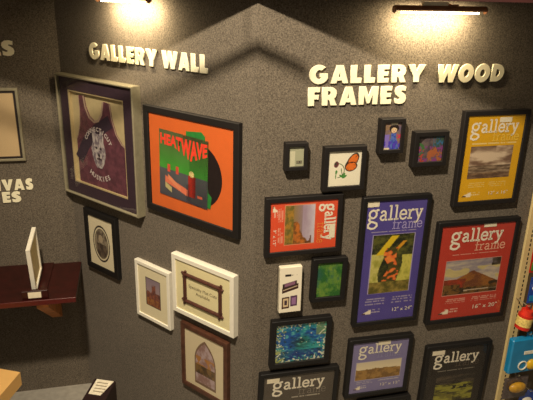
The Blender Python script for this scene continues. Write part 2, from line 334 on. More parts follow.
# ============================================================ sign letters
FAT = {
 'L': (.66, [([(0,0),(.64,0),(.64,.3),(.36,.3),(.36,1),(0,1)], [])]),
 'E': (.70, [([(0,0),(.66,0),(.66,.26),(.36,.26),(.36,.38),(.62,.38),(.62,.62),(.36,.62),(.36,.74),(.66,.74),(.66,1),(0,1)], [])]),
 'F': (.66, [([(0,0),(.36,0),(.36,.34),(.6,.34),(.6,.6),(.36,.6),(.36,.73),(.66,.73),(.66,1),(0,1)], [])]),
 'A': (1.0, [([(0,0),(.34,0),(.39,.15),(.63,.15),(.68,0),(1.02,0),(.70,1),(.32,1)], [[(.45,.36),(.57,.36),(.51,.62)]])]),
 'R': (.88, [([(0,0),(.34,0),(.34,.3),(.4,.3),(.5,0),(.88,0),(.7,.38),(.8,.48),(.84,.66),(.8,.84),(.66,.96),(.5,1),(0,1)], [[(.34,.56),(.45,.57),(.5,.66),(.45,.76),(.34,.78)]])]),
 'Y': (.96, [([(.3,0),(.66,0),(.66,.36),(1.0,1),(.62,1),(.48,.66),(.35,1),(-.04,1),(.3,.36)], [])]),
 'W': (1.38, [([(.18,0),(.54,0),(.68,.48),(.8,0),(1.16,0),(1.4,1),(1.04,1),(.95,.5),(.82,1),(.55,1),(.42,.5),(.34,1),(-.04,1)], [])]),
 'O': (1.06, [(arc(.52,.5,.54,.53,0,345,22), [arc(.52,.5,.17,.21,0,330,10)])]),
 'D': (.94, [([(0,0),(.36,0)]+arc(.36,.5,.56,.5,-80,80,12)+[(.36,1),(0,1)], [[(.34,.3),(.45,.31),(.55,.4),(.58,.5),(.55,.6),(.45,.69),(.34,.7)]])]),
 'M': (1.16, [([(0,0),(.32,0),(.32,.5),(.47,.06),(.65,.06),(.8,.5),(.8,0),(1.12,0),(1.12,1),(.74,1),(.56,.5),(.38,1),(0,1)], [])]),
 'N': (1.02, [([(0,0),(.33,0),(.33,.5),(.63,0),(.98,0),(.98,1),(.65,1),(.65,.5),(.36,1),(0,1)], [])]),
 'V': (.98, [([(.34,0),(.68,0),(1.04,1),(.67,1),(.52,.45),(.37,1),(-.02,1)], [])]),
 'C': (.94, [(arc(.52,.5,.52,.53,48,312,20)+arc(.56,.5,.2,.22,300,60,10), [])]),
 'G': (1.04, [(arc(.52,.5,.54,.53,48,338,20)+[(1.0,.56),(.56,.56),(.56,.36),(.64,.34)]+arc(.54,.5,.2,.24,290,60,10), [])]),
 'S': (.74, [([(.05,.05),(.3,-.02),(.52,0),(.68,.12),(.73,.3),(.68,.48),(.54,.6),(.4,.68),(.44,.74),(.66,.7),(.68,.95),(.46,1.02),(.22,1),(.06,.88),(.01,.7),(.06,.53),(.2,.42),(.34,.34),(.32,.27),(.22,.26),(.04,.34)], [])])}
def sign_letter(ch, p, u, v, wx, hz, depth, label, group, skew=0):
    cu = bpy.data.curves.new('sign_letter', 'CURVE'); cu.dimensions = '2D'; cu.fill_mode = 'BOTH'; cu.extrude = depth/2*S; cu.bevel_depth = .04*S; cu.offset = -.05*S; cu.bevel_resolution = 0
    for outer, holes in FAT[ch][1]:
        for k, pl in enumerate([outer]+holes):
            sp_ = cu.splines.new('POLY'); sp_.points.add(len(pl)-1); sp_.use_cyclic_u = True
            for q, (x, y) in enumerate(pl): sp_.points[q].co = ((x+skew*y)*wx*S, y*hz*S, 0, 1)
    t = bpy.data.objects.new('x', cu); me = bpy.data.meshes.new_from_object(t); bpy.data.objects.remove(t)
    for vv in me.vertices: x, y, z = vv.co; vv.co = (x, -z-(depth/2+.06)*S, y)
    me.flip_normals() if False else None
    me.materials.clear(); me.materials.append(CREAM); me.name = 'sign_letter'
    x, y = wp(p, u, 0); return tag(link('sign_letter', me, None, (x, y, v), AZ[p]), label, 'letter', group)
ORD = ['first', 'second', 'third']
def sign_word(word, p, u0, u1, z0, hz, where, group, depth=.22, skew=0, skip=0):
    W = sum(FAT[c][0] for c in word)+.11*(len(word)-1); k = (u1-u0)/W; u = u0
    for i, c in enumerate(word):
        if i >= skip:
            n = word.count(c); k2 = word[:i].count(c)
            lab = 'cream letter %s%s in %s %s' % (c, (', %s of %s,' % (ORD[k2], {2: 'two', 3: 'three'}[n])) if n > 1 else '', word, where)
            sign_letter(c, p, u, z0, k, hz, depth, lab, group, skew)
        u += (FAT[c][0]+.11)*k
g1 = 'letters of the gallery wood frames sign'
sign_word('GALLERY', 'R', 8.4, 28.4, -12.9, 2.85, 'above the black frames of the right wall', g1)
sign_word('WOOD', 'R', 30.7, 43.5, -13.05, 2.95, 'beside the lamp on the right wall', g1, skew=.08)
sign_word('FRAMES', 'R', 8.3, 25.5, -16.4, 2.95, 'second line of the right sign', g1)
g2 = 'letters of the gallery wall sign'
sign_word('GALLERY', 'M', -41.6, -22.3, -12.2, 3.0, 'above the jersey frame', g2)
sign_word('WALL', 'M', -20.9, -10.1, -12.2, 3.0, 'above the orange record frame', g2)
g3 = 'letters of the signs on the left wall'
sign_letter('E', 'L', -13.15, -12.5, 3.2, 3.0, .2, 'raised cream letter E at the upper left edge, cut off', g3)
sign_letter('S', 'L', -10.85, -12.5, 3.3, 3.0, .2, 'raised cream letter S high on the left wall', g3)
sign_word('CANVAS', 'L', -21.3, -7.9, -41.0, 2.5, 'above the burgundy shelf', g3, depth=.2)
sign_letter('E', 'L', -14.5, -43.75, 2.5, 2.45, .2, 'raised cream letter E under the word CANVAS', g3)
sign_letter('S', 'L', -12.65, -43.75, 2.7, 2.45, .2, 'raised cream letter S ending the line under CANVAS', g3)
# ============================================================ posters on the right wall
INK = (240, 230, 206)
t = framed('tall black frame with indigo gallery frame sheet showing an orange and yellow flower', 'R', 25.5, -45.15, 13.2, 25.5, .8, 1.1, BLACK2, rot=-.6, R=.25)
poster(t, 11.8, 24.2, (84, 73, 146), INK, (.4, 11.1, 3.8, 1.75, .33), (5.3, 11.3, 5.6, 1.25, .17), (1.9, 6.65, 10.0, 18.3), ph_flower, (0, 0, 2.4, 1.2), '12" x 24"', (7.0, 11.3, 22.1, 1.05), (1.0, 21.5, 4.6, 22.6), [(1.1, 5.4, 19.3, 20.9), (6.8, 11.0, 19.3, 20.9)], (1.4, 10.2, 6.05), (176, 164, 212), border=(176, 164, 196))
t = framed('large black frame with red gallery frame sheet showing a brown mountain', 'R', 42.95, -48.95, 17.4, 21.3, .85, 1.1, BLACK2, rot=-.4, R=.2)
poster(t, 15.9, 19.9, (188, 62, 46), INK, (2.2, 13.4, 3.5, 1.65, .38), (7.6, 14.3, 5.55, 1.25, .21), (2.05, 7.4, 13.95, 14.6), ph_mountain, (8.9, -.05, 11.6, .9), '16" x 20"', (9.0, 14.8, 17.8, 1.25), (1.8, 17.6, 6.0, 18.8), [(2.6, 7.3, 15.5, 16.7), (8.6, 14.3, 15.5, 16.7)], (3.1, 12.8, 6.15), (240, 180, 150), border=(208, 150, 130))
t = framed('black frame with yellow gallery frame sheet and a sepia seascape, top right', 'R', 43.2, -26.6, 13.2, 17.4, .85, 1.1, BLACK, rot=0)
poster(t, 11.7, 15.9, (222, 168, 20), INK, (.9, 10.5, 3.1, 1.45, .32), (5.4, 10.9, 4.7, 1.1, .17), (1.45, 5.6, 10.1, 11.55), ph_sea, (6.4, .5, 8.9, 1.4), '12" x 16"', (6.2, 10.4, 14.5, .85), (.9, 14.0, 4.5, 15.0), [(1.6, 5.3, 12.3, 13.4), (6.0, 9.7, 12.3, 13.4)], (1.5, 10.5, 5.1), (240, 200, 70))
t = framed('square black frame with lavender gallery frame sheet and a hillside strip photo', 'R', 25.1, -67.45, 13.4, 13.1, .85, 1.1, BLACK2, rot=-1.4, R=.35)
poster(t, 11.9, 11.6, (132, 124, 164), INK, (1.4, 10.4, 2.65, 1.35, .28), (5.3, 10.4, 3.8, .95, .08), (1.25, 4.6, 10.75, 8.6), ph_hills, (5.3, 0, 7.9, 1.05), '12" x 12"', (6.6, 11.0, 10.2, .85), (1.1, 9.9, 3.8, 10.8), [(5.9, 10.6, 9.0, 9.5), (1.4, 5.0, 9.0, 9.6)], None, (158, 154, 186), border=(176, 168, 186))
t = framed('black frame hung sideways with orange gallery frame sheet and its title reading downwards', 'R', 8.4, -36.6, 10.6, 13.6, .85, 1.1, BLACK, rot=-90)
poster(t, 9.1, 12.1, (226, 84, 50), INK, (.9, 7.5, 2.3, 1.25, .31), (4.2, 8.0, 3.6, .95, .1), (.8, 4.15, 7.8, 9.4), ph_sunset, (4.6, .35, 7.2, 1.4), '9" x 12"', (4.8, 8.0, 11.2, .75), (.7, 10.6, 2.7, 11.6), [(1.0, 3.6, 9.8, 10.7), (4.6, 7.6, 9.8, 10.7)], None, (240, 150, 60), border=(220, 150, 110))
t = framed('black frame with dark gallery frame sheet showing a yellow-green field, lower right', 'R', 42.5, -75.4, 14.9, 21, .85, 1.1, BLACK2, rot=-1.6, R=.4)
poster(t, 13.5, 19.3, (42, 35, 28), INK, (1.4, 11.6, 3.4, 1.5, .34), (6.3, 12.0, 4.6, 1.1, .1), (2.6, 6.7, 11.6, 13.0), ph_field, (.7, .4, 3.5, 1.4), '14" x 20"', (7.4, 12.0, 17.2, 1.0), None, [], (2.6, 11.2, 5.4), (100, 86, 70))
t = framed('black frame with grey gallery frame sheet, cut off at the lower edge', 'R', 8.7, -75.85, 15.6, 20.4, .85, 1.1, BLACK2, rot=-1.8, R=.35)
poster(t, 14.1, 18.9, (84, 75, 64), INK, (1.8, 12.1, 3.2, 1.5, .34), (6.9, 12.6, 4.75, 1.1, .1), (2.6, 6.7, 11.6, 13.0), ph_field, (.7, .55, 3.1, 1.5), '14" x 19"', (7.4, 12.4, 17.2, 1.0), None, [], (5.7, 11.4, 5.25), (140, 130, 116))
t = framed('black frame below the lavender one, only its top edge in view', 'R', 27.0, -82.4, 11.5, 14.4, .95, 1.3, BLACK2, rot=-.5, R=.4)
paint('paper_insert', 9.9, 12.8, solid((70, 62, 54)), t, t['iy'], step=.6)
# ---- small box frames
def smallframe(label, u, v, w, h, iw, ih, D, fn, m=BLACK, rot=0, R=0, pm=None, recess=.35, step=.06, name='print'):
    rim = ((w-iw)+(h-ih))/4
    t = thing('framed_picture', label, 'picture frame', 'R', u, v, 0, rot)
    mb = ring_frame(w, h, rim, D, .3, .07, R); mb.build('moulding', m, t, smooth=bool(R))
    MB().box(-w/2+rim*.5, w/2-rim*.5, -(D-recess-.15), 0, -h/2+rim*.5, h/2-rim*.5).build('backing_board', MATS['backing'], t)
    paint(name, w-2*rim+.02, h-2*rim+.02, fn, t, -(D-recess), step=step, m=pm)
    g = MB(); g.flat = True; a, b = w/2-rim, h/2-rim; yy = -(D-recess+.15)
    g.add([(-a, yy, -b), (a, yy, -b), (a, yy, b), (-a, yy, b)], [(0, 1, 2, 3)]).build('glass_pane', GLASS, t)
    return t
def fn_empty(x, y, w, h):
    s, t = x/w, y/h; c = (206, 202, 170)
    if s > .42 or t < .22: c = (170, 170, 140)
    if .5 < s < .9 and .72 < t < .86: c = (70, 66, 56) if not (.76 < t < .8 and nz(s, t, 20, 1) > -.1) else (170, 160, 130)
    return c
smallframe('smallest black box frame holding a pale card, below the letter G', 6.5, -24.35, 3.8, 4.6, 2.4, 3.4, 1.4, fn_empty)
def fn_butter(x, y, w, h):
    s, t = x/w, y/h; c = (240, 232, 206)
    def ell(cx, cy, rx, ry, a):
        dx, dy = s-cx, t-cy; ca, sa = math.cos(a), math.sin(a); return ((dx*ca+dy*sa)/rx)**2+((-dx*sa+dy*ca)/ry)**2
    for q in [(.74, .30, .23, .13, -.95), (.7, .46, .17, .12, -.2)]:
        d = ell(*q)
        if d < 1.25: c = (44, 26, 18) if d > .85 or (d > .3 and abs(math.sin(math.atan2(t-.42, s-.55)*9)) < .16) else (226, 116, 40)
    if ell(.56, .38, .03, .1, .5) < 1: c = (40, 26, 20)
    if abs(math.hypot(s-.3, t-.56)-.2) < .011 and s > .3 and t > .3: c = (70, 100, 50)
    if abs(s-.46-.05*math.sin(t*9)) < .012 and .5 < t < .78: c = (60, 110, 50)
    if ell(.25, .38, .07, .09, .3) < 1: c = (116, 50, 60) if nz(s, t, 30, 2) > -.2 else (60, 70, 50)
    for q in [(.52, .74, .08, .03, -.6), (.42, .72, .07, .03, .6), (.26, .6, .03, .06, .1), (.5, .68, .03, .06, .4), (.25, .72, .014, .08, 0)]:
        if ell(*q) < 1: c = (72, 138, 62)
    return c
smallframe('small black box frame with an orange butterfly and flower picture', 15.0, -26.8, 7.4, 7.6, 5.95, 5.95, 1.4, fn_butter)
def fn_child(x, y, w, h):
    s, t = x/w, y/h; c = mix((112, 96, 118), (150, 120, 90), .5+fz(s*3, t*4, 1, 2))
    if s < .35 and t > .45: c = (136, 116, 196)
    if math.hypot((s-.6)/.25, (t-.22)/.13) < 1.15: c = (36, 24, 24)
    if math.hypot((s-.6)/.17, (t-.29)/.1) < 1: c = (236, 204, 160)
    if math.hypot((s-.6)/.05, (t-.34)/.012) < 1: c = (180, 70, 60)
    for ex in (.53, .67):
        if math.hypot((s-ex)/.03, (t-.28)/.012) < 1: c = (40, 24, 22)
    if t > .4 and abs(s-.6) < .17+.5*max(0, t-.62)+.06*nz(t, 0, 8, 1): c = mix((52, 62, 168), (90, 120, 190), .5+fz(s*9, t*9, 1, 4)*1.6)
    if t > .7 and nz(s, t, 6, 7) > 0: c = (84, 64, 190)
    if .44 < t < .6 and s > .74 and nz(s, t, 9, 3) > -.1: c = (200, 60, 90)
    if t < .09 and .4 < s < .8: c = (232, 220, 190)
    if t > .94 and s < .4: c = (240, 222, 180)
    return c
smallframe('small upright black box frame with a picture of a dark-haired child in blue', 23.1, -21.6, 4.4, 5.9, 2.7, 4.9, 1.5, fn_child, step=.05)
def fn_abs(x, y, w, h):
    s, t = x/w, y/h; c = mix((110, 96, 92), (78, 66, 74), .5+fz(s*3, t*3, 1, 3))
    if t < .3 and math.hypot(s-.5, t-.5) > .46: c = (44, 34, 32)
    if s < .3 and abs(math.hypot(s-.02, t-.5)-.2) < .05: c = (66, 110, 60)
    q = fz(s*4, t*4, 1, 8)
    if q > .08 and t > .4: c = (132, 62, 128)
    if s > .4 and q < -.12 and t > .35 and s+t > 1.05: c = (170, 96, 56)
    if s > .6 and t < .45 and nz(s, t, 9, 1) > -.15: c = mix((52, 110, 160), (60, 80, 60), .5+nz(s, t, 14, 2))
    if s < .28 and t > .5 and nz(s, t, 10, 6) > .1: c = (176, 66, 52)
    return c
smallframe('small square black box frame with a dark multicoloured abstract picture', 30.55, -24.15, 6.4, 6.1, 4.7, 4.5, 1.5, fn_abs)
def fn_green(x, y, w, h):
    s, t = x/w, y/h; c = mix((48, 104, 44), (98, 140, 56), .5+fz(s*2.2, t*3, 1, 3)*1.4)
    c = mix(c, (40, 92, 96), max(0, .9-s*2.2-abs(t-.35)*1.6)+max(0, fz(s*3, t*3, 1, 8)))
    if s < .06 or t < .04: c = mix(c, (30, 70, 40), .5)
    return mix(c, (120, 150, 60), max(0, fz(s*5, t*5, 1, 5)))
smallframe('black frame with a mottled green picture between orange sheet and indigo sheet', 13.55, -47.35, 6.5, 8.5, 4.65, 6.8, 1.2, fn_green, m=BLACK2, R=.3, rot=-1.2)
def fn_foil(x, y, w, h):
    s, t = x/w, y/h; c = mix((26, 96, 184), (48, 170, 172), .45+fz(s*2.5, t*2.5, 1, 3)*1.5)
    c = mix(c, (30, 62, 50), max(0, .8-math.hypot((s-.5)/.3, (t-.5)/.28)))
    if t > .7: c = mix(c, (18, 40, 120), .5)
    k = nz(x*.8+y*.5, y*1.8-x*.3, 1.5, 12); c = mix(c, (110, 206, 200), max(0, k-.22)*2.4); c = mix(c, (14, 60, 70), max(0, -k-.25)*2)
    if s < .2: c = mix(c, (190, 196, 130), max(0, nz(x, y*2, 1.6, 15))*1.5)
    if s > .8 and t < .35: c = mix(c, (170, 176, 90), .6)
    edge = max(0, .2-min(s, 1-s, t, 1-t))/.2; q = nz(x, y, 2.3, 6)
    if q > .6-.5*edge: c = (238, 244, 214)  # foil sparkle glints painted into the colour, denser near the edges
    elif q < -.66+.4*edge: c = (96, 190, 160) if s > .3 else (206, 210, 110)
    return c
smallframe('black frame with a sparkling blue and teal foil picture', 8.8, -59.6, 11.5, 9.8, 9.6, 7.9, 1.2, fn_foil, m=BLACK2, R=.25, rot=-1.4, pm=FOIL, step=.07)
# ---- white carton hanging between the frames
t = thing('display_carton', 'slim white carton printed with small frames, hanging beside the green picture', 'carton', 'R', 6.35, -48.3)
def fn_carton(x, y, w, h):
    s, t = x/w, y/h; c = (240, 230, 206)
    if .22 < s < .5 and .15 < t < .2: c = (40, 32, 30)
    if .52 < s < .8 and .165 < t < .185 and nz(x, 0, 6, 1) > -.2: c = (130, 120, 100)
    def quad(x0, y0, x1, y1, sk, col):
        nonlocal c
        yy = t-sk*(s-x0)
        if x0 < s < x1 and y0 < yy < y1: c = col
    quad(.1, .45, .86, .57, -.12, (66, 42, 36)); quad(.12, .36, .78, .46, -.1, (50, 36, 34)); quad(.2, .36, .7, .43, -.1, (138, 96, 120)); quad(.14, .49, .8, .51, -.12, (200, 180, 150))
    quad(.1, .66, .46, .92, -.03, (70, 40, 36)); quad(.16, .69, .4, .88, -.03, (216, 190, 150)); quad(.22, .73, .34, .84, -.03, (70, 52, 60))
    quad(.5, .64, .82, .88, -.03, (86, 56, 84)); quad(.56, .68, .76, .84, -.03, (150, 110, 150))
    return c
MB().box(-2.0, 2.0, -1.3, -.25, -4.5, 4.35, .08).build('carton_body', mat('white_card', (236, 226, 200), .6), t)
paint('printed_face', 3.9, 8.7, fn_carton, t, -1.33, 0, -.05, step=.06)
sl = MB(); sl.box(-2.25, 2.1, -1.1, -.02, -4.8, 4.2, .05); sl.build('plastic_sleeve', GLASS, t)
# ============================================================ frames on the centre wall
def m_frame(label, u, v, w, h, rim, D, m, rot=0, **k): return framed(label, 'M', u, v, w, h, rim, D, m, rot, name='framed_picture', **k)
# jersey shadow box
t = m_frame('large silver shadow box framing a maroon sports jersey', -39.7, -28.65, 24.3, 25.5, .42, 2.0, SILVER, rot=-.6, inner=1.45, bev=.12)
MB.flat = False
MAUVE = mat('plum_mat', (56, 36, 48), .8, .08, 30); CREAMB = mat('cream_board', (196, 178, 132), .8, .06, 30)
ow, oh, iw, ih = 22.7, 24.6, 17.6, 19.6
def ringplate(w, h, w2, h2, y0, y1, cz=0):
    mb = MB()
    for a, b, c, d in ((-w/2, w/2, h2/2+cz, h/2), (-w/2, w/2, -h/2, -h2/2+cz), (-w/2, -w2/2, -h2/2+cz, h2/2+cz), (w2/2, w/2, -h2/2+cz, h2/2+cz)): mb.box(a, b, y0, y1, c, d)
    return mb
mt = ringplate(ow, oh, iw, ih, -1.46, -1.36).build('mat_board', MAUVE, t)
ringplate(iw+.02, ih+.02, iw-.55, ih-.55, -1.38, -.7).build('fillet', mat('gold_cream_fillet', (190, 170, 124), .5, .05), mt)
MB().box(-iw/2, iw/2, -.76, -.7, -ih/2, ih/2).build('cream_backing', CREAMB, t)
for o in [q for q in t.children if q.name.startswith('backing_board')]:
    for vv in o.data.vertices: vv.co.y = max(vv.co.y, -.6*S)
JP = [(-6.9,-8.9),(7.6,-8.9),(7.6,.4),(6.4,1.0),(5.0,2.6),(4.0,5.2),(3.6,8.0),(1.9,8.2),(1.3,5.9),(.2,4.6),(-1.2,4.2),(-2.5,4.9),(-3.4,6.6),(-3.8,8.6),(-5.4,8.5),(-5.3,5.6),(-5.6,2.8),(-6.4,.6),(-6.9,-.2)]
mj = bpy.data.materials.new('mesh_jersey'); mj.use_nodes = True
def jersey_mat():
    nt = mj.node_tree; b = nt.nodes['Principled BSDF']; b.inputs['Roughness'].default_value = .9
    tc = nt.nodes.new('ShaderNodeTexCoord'); n = nt.nodes.new('ShaderNodeTexNoise'); n.inputs['Scale'].default_value = 28; r = nt.nodes.new('ShaderNodeValToRGB')
    nt.links.new(tc.outputs['Object'], n.inputs['Vector']); nt.links.new(n.outputs['Fac'], r.inputs['Fac']); nt.links.new(r.outputs['Color'], b.inputs['Base Color'])
    r.color_ramp.elements[0].position = .35; r.color_ramp.elements[0].color = (*lin((86, 44, 56)), 1); r.color_ramp.elements[1].position = .65; r.color_ramp.elements[1].color = (*lin((112, 60, 72)), 1)
jersey_mat()
jr = MB().prism([(x*1.1+.1, z*1.06-.1) for x, z in JP], -.96, -.77).build('jersey', mj, t)
TRM = mat('cream_trim', (176, 150, 128), .8)
def trim_piece(pts, w):
    b = MB(); b.flat = True; b.ribbon(pts, w, -.99).build('armhole_trim', TRM, jr)
trim_piece([(x*1.1+.1, z*1.06-.1) for x, z in [(3.6,8.0),(4.0,5.2),(5.0,2.6),(6.4,1.0),(7.6,.4)]], .3); trim_piece([(x*1.1+.1, z*1.06-.1) for x, z in [(-5.4,8.5),(-5.3,5.6),(-5.6,2.8),(-6.4,.6),(-6.9,-.2)]], .26)
nk = MB(); nk.flat = True; nk.ribbon([(x*1.1+.1, z*1.06-.1) for x, z in [(1.75,8.2),(1.15,5.8),(.1,4.4),(-1.2,4.0),(-2.6,4.7),(-3.55,6.5),(-3.9,8.6)]], .5, -.99); nk.build('neck_trim', mat('cream_trim', (0, 0, 0)), jr)
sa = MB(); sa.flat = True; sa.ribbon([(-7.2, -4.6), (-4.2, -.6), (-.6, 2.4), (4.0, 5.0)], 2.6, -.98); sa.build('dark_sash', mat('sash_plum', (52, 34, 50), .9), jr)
def husky(x, y, w, h):
    s, t = x/w, y/h; c = mix((196, 186, 180), (120, 108, 116), .45+fz(s*5, t*6, 1, 3)*1.8)
    for ex in (.36, .64):
        if math.hypot((s-ex)/.07, (t-.42)/.035) < 1: c = (40, 28, 36)
    if math.hypot((s-.52)/.09, (t-.62)/.05) < 1: c = (36, 26, 32)
    if abs(t-.72-.1*abs(s-.52)) < .03 and abs(s-.52) < .22: c = (60, 40, 50)
    return c
def husky_shape(a, b):
    # head outline: two ears, cheeks, muzzle
    L = [(0, -.30), (.12, -.40), (.25, -.38), (.45, -.5), (.65, -.46), (.85, -.34), (1, -.18)]
    for (t0, x0), (t1, x1) in zip(L, L[1:]):
        if b <= t1+1e-6: hw = -(x0+(x1-x0)*(b-t0)/(t1-t0)); break
    z = 2.6-5.4*b + (1.0*max(0, abs(a-.5)*2-.35)*max(0, 1-b*3))
    return (-.3+(a-.5)*2*hw*4.6, z*1.32-1.6)
paint('dog_emblem', 5, 7, husky, jr, -1.02, step=.16, poly=husky_shape).location = (0, 0, 0)
WJ = mat('jersey_print', (206, 192, 186), .8)
def arc_text(word, cx, cz, r, a0, a1, size, name, par):
    par_ = []
    for i, ch in enumerate(word):
        a = math.radians(a0+(a1-a0)*i/(len(word)-1)); up = a0 > a1
        cu = bpy.data.curves.new('t', 'FONT'); cu.body = ch; cu.size = size*S; cu.align_x = 'CENTER'; cu.align_y = 'CENTER'; cu.offset = .05*S; cu.resolution_u = 2
        tt = bpy.data.objects.new('t', cu); me = bpy.data.meshes.new_from_object(tt); bpy.data.objects.remove(tt)
        rr = a-math.pi/2 if up else a+math.pi/2; ca, sa_ = math.cos(rr), math.sin(rr)
        vs = [((v.co.x*ca-v.co.y*sa_)/S+cx+r*math.cos(a), -1.03, (v.co.x*sa_+v.co.y*ca)/S+cz+r*math.sin(a)) for v in me.vertices]
        par_.append((vs, [tuple(p.vertices) for p in me.polygons]))
    mb = MB(); mb.flat = True
    for vs, fs in par_: mb.add(vs, fs)
    return mb.build(name, WJ, par)
arc_text('CONNECTICUT', -.3, -1.7, 4.4, 150, 30, 1.2, 'upper_lettering', jr)
arc_text('HUSKIES', -.3, -2.2, 5.4, 238, 302, 1.4, 'lower_lettering', jr)
# record frame
t = m_frame('dark wood frame with a record and its sleeve on a bright orange mat', -14.45, -29.2, 23.2, 20.1, 1.25, .95, BLACK, rot=-.5, bev=.1)
OR = mat('orange_mat', (222, 104, 36), .7, .03, 20)
y = t['iy']; mb = MB().box(-10.2, 10.2, y+.02, y+.12, -8.9, 8.9).build('mat_board', OR, t)
def disc(cx, cz, r, y0, y1, n=40): 
    b = MB(); b.cyl((cx, y0, cz), (cx, y1, cz), r, n=n); return b
vy = disc(1.9, -.6, 5.9, y-.04, y+.0).build('vinyl_record', mat('vinyl_black', (34, 22, 20), .3, .2, 80), t)
disc(1.9, -.6, 1.9, y-.06, y-.045, 24).build('record_label', mat('green_label', (40, 132, 52), .6), vy)
gs = MB().prism([(-.6, 6.8), (3.0, 7.2), (3.9, 6.6), (4.2, 0), (4.6, -3.4), (5.4, -4), (5.1, -6.2), (-.6, -6)], y-.07, y-.02).build('inner_sleeve', mat('green_label', (0, 0, 0)), t)
def fn_sleeve(x, y, w, h):
    s, t = x/w, y/h; c = mix((84, 90, 56), (70, 150, 54), t*1.9) if t < .58 else mix((88, 90, 92), (76, 74, 80), (t-.58)*2.5)
    c = tuple(q+6*nz(s, t, 6, 2) for q in c)
    d = math.hypot((s-.68)*1.0, (t-.55)*1.1)
    if .61 < s < .76 and .58 < t < .9: c = mix((196, 56, 40), (120, 30, 26), abs(s-.665)/.09)
    if d < .05: c = (250, 226, 150)
    if abs((t-.78)-.25*(s-.3)) < .05 and .12 < s < .6: c = (222, 120, 88)
    if abs((t-.70)-.5*(s-.2)) < .035 and .18 < s < .45: c = (226, 140, 100)
    if .12 < s < .26 and abs((t-.84)-.4*(s-.15)) < .04: c = (190, 176, 120)
    for cx in (.2, .38):
        if abs(s-cx) < .03 and .5 < t < .62: c = (210, 80, 60)
    if .8 < s < .9 and .84 < t < .88: c = (222, 110, 80)
    return c
ss = paint('record_sleeve', 12.2, 12.4, fn_sleeve, t, y-.12, 0, 0, .12); 
ss.location = (-1.5*S, 0, -.1*S); ss.rotation_euler = (0, math.radians(1.6), 0)
tx = font_text('HEATWAVE', 2.6, ss, mat('ink_red', (226, 62, 36), .7), 0, 4.4, y-.14, 'sleeve_lettering', w=11.7, bold=.13)
for vv in tx.data.vertices:                 # the word sags like melting wax towards its middle
    f = max(0, 1-abs(vv.co.x/S-2.0)/4.2); vv.co.z = vv.co.z*(1+.9*f)-1.0*f*S
# oval portrait
def paper(parent, w, h, fn, y, name='mat_board', step=.08): return paint(name, w, h, fn, parent, y, step=step)
t = m_frame('black frame with an oval engraved portrait, beneath the jersey box', -42.0, -51.3, 10.9, 14.1, 1.3, 1.0, BLACK2, rot=-.6)
def fn_oval(x, y, w, h):
    s, t = x/w, y/h; d = math.hypot((s-.5)/.34, (t-.52)/.37); c = (232, 220, 186)
    if .9 < d < 1.0: c = (50, 42, 36)
    if .76 < d < .82: c = (120, 110, 90)
    if d < .76:
        c = mix((150, 138, 116), (96, 84, 72), .5+fz(s*6, t*6, 1, 2)*1.6)
        if math.hypot((s-.48)/.09, (t-.42)/.08) < 1: c = (176, 160, 134)
        if t > .52 and abs(s-.5) < .2: c = mix((70, 60, 52), (110, 96, 80), .5+fz(s*9, t*9, 1, 5))
    return c
paper(t, 8.4, 11.6, fn_oval, t['iy'])
t = m_frame('small white frame with a narrow castle picture in a wide mat', -25.8, -58.0, 10.3, 12.9, .8, 1.0, WHITE, rot=-.6)
def fn_mat(inner, base=(236, 224, 186), pw=.42, ph=.47, cx=.5, cy=.49, line=(60, 44, 40)):
    def f(x, y, w, h):
        s, t = x/w, y/h; a = abs(s-cx)/(pw/2); b = abs(t-cy)/(ph/2)
        if a < 1 and b < 1: return inner((s-cx)/pw+.5, (t-cy)/ph+.5)
        if a < 1.1 and b < 1.07: return line
        return tuple(q+2*nz(x, y, 1, 1) for q in base)
    return f
def castle(s, t):
    c = mix((142, 124, 136), (186, 160, 150), t)
    if t > .45+.2*abs(nz(s, 0, 9, 1))-.3*(abs(s-.55) < .14): c = mix((150, 88, 66), (100, 62, 56), .5+fz(s*6, t*6, 1, 3))
    if t > .72: c = mix((120, 66, 48), (164, 110, 60), .5+fz(s*7, t*6, 1, 3))
    return c
paper(t, 8.8, 11.4, fn_mat(castle, pw=.46, ph=.53), t['iy'])
t = m_frame('wide white frame with a cream mat and bamboo-like brown border around text', -11.4, -52.75, 15.8, 12.4, .95, 1.35, WHITE, rot=0)
y = t['iy']; pp = paper(t, 14.0, 10.6, solid((240, 228, 178), 2), y, step=.5)
bb = MB()
for a, b in (((-4.6, 2.75), (4.7, 2.75)), ((-4.6, -2.85), (4.7, -2.85)), ((-4.5, -3.1), (-4.5, 3.0)), ((4.6, -3.1), (4.6, 3.0))):
    bb.cyl((a[0], y-.1, a[1]), (b[0], y-.1, b[1]), .38, n=8)
for cx in (-4.5, 4.6):
    for cz in (2.75, -2.85):
        bb.cyl((cx-.75, y-.12, cz+.25), (cx+.75, y-.12, cz-.25), .26, n=8); bb.cyl((cx-.3, y-.12, cz-.75), (cx+.3, y-.12, cz+.75), .26, n=8); bb.cyl((cx, y-.05, cz), (cx, y-.3, cz), .6, .5, n=8)
bb.build('twig_border', mat('twig_brown', (76, 40, 28), .6, .3, 60), pp)
font_text('Specialty Mat Cuts', .95, pp, mat('ink_brown', (104, 84, 60), .8), .05, .55, y-.04, 'caption_lettering', w=7.2)
font_text('Available', .95, pp, mat('ink_brown', (0, 0, 0)), .1, -.55, y-.04, 'caption_lettering', w=3.6)
t = m_frame('walnut brown frame with an arched autumn picture, lowest on the centre wall', -11.6, -68.4, 12.4, 14.6, 1.0, 1.0, BROWN, rot=-.2)
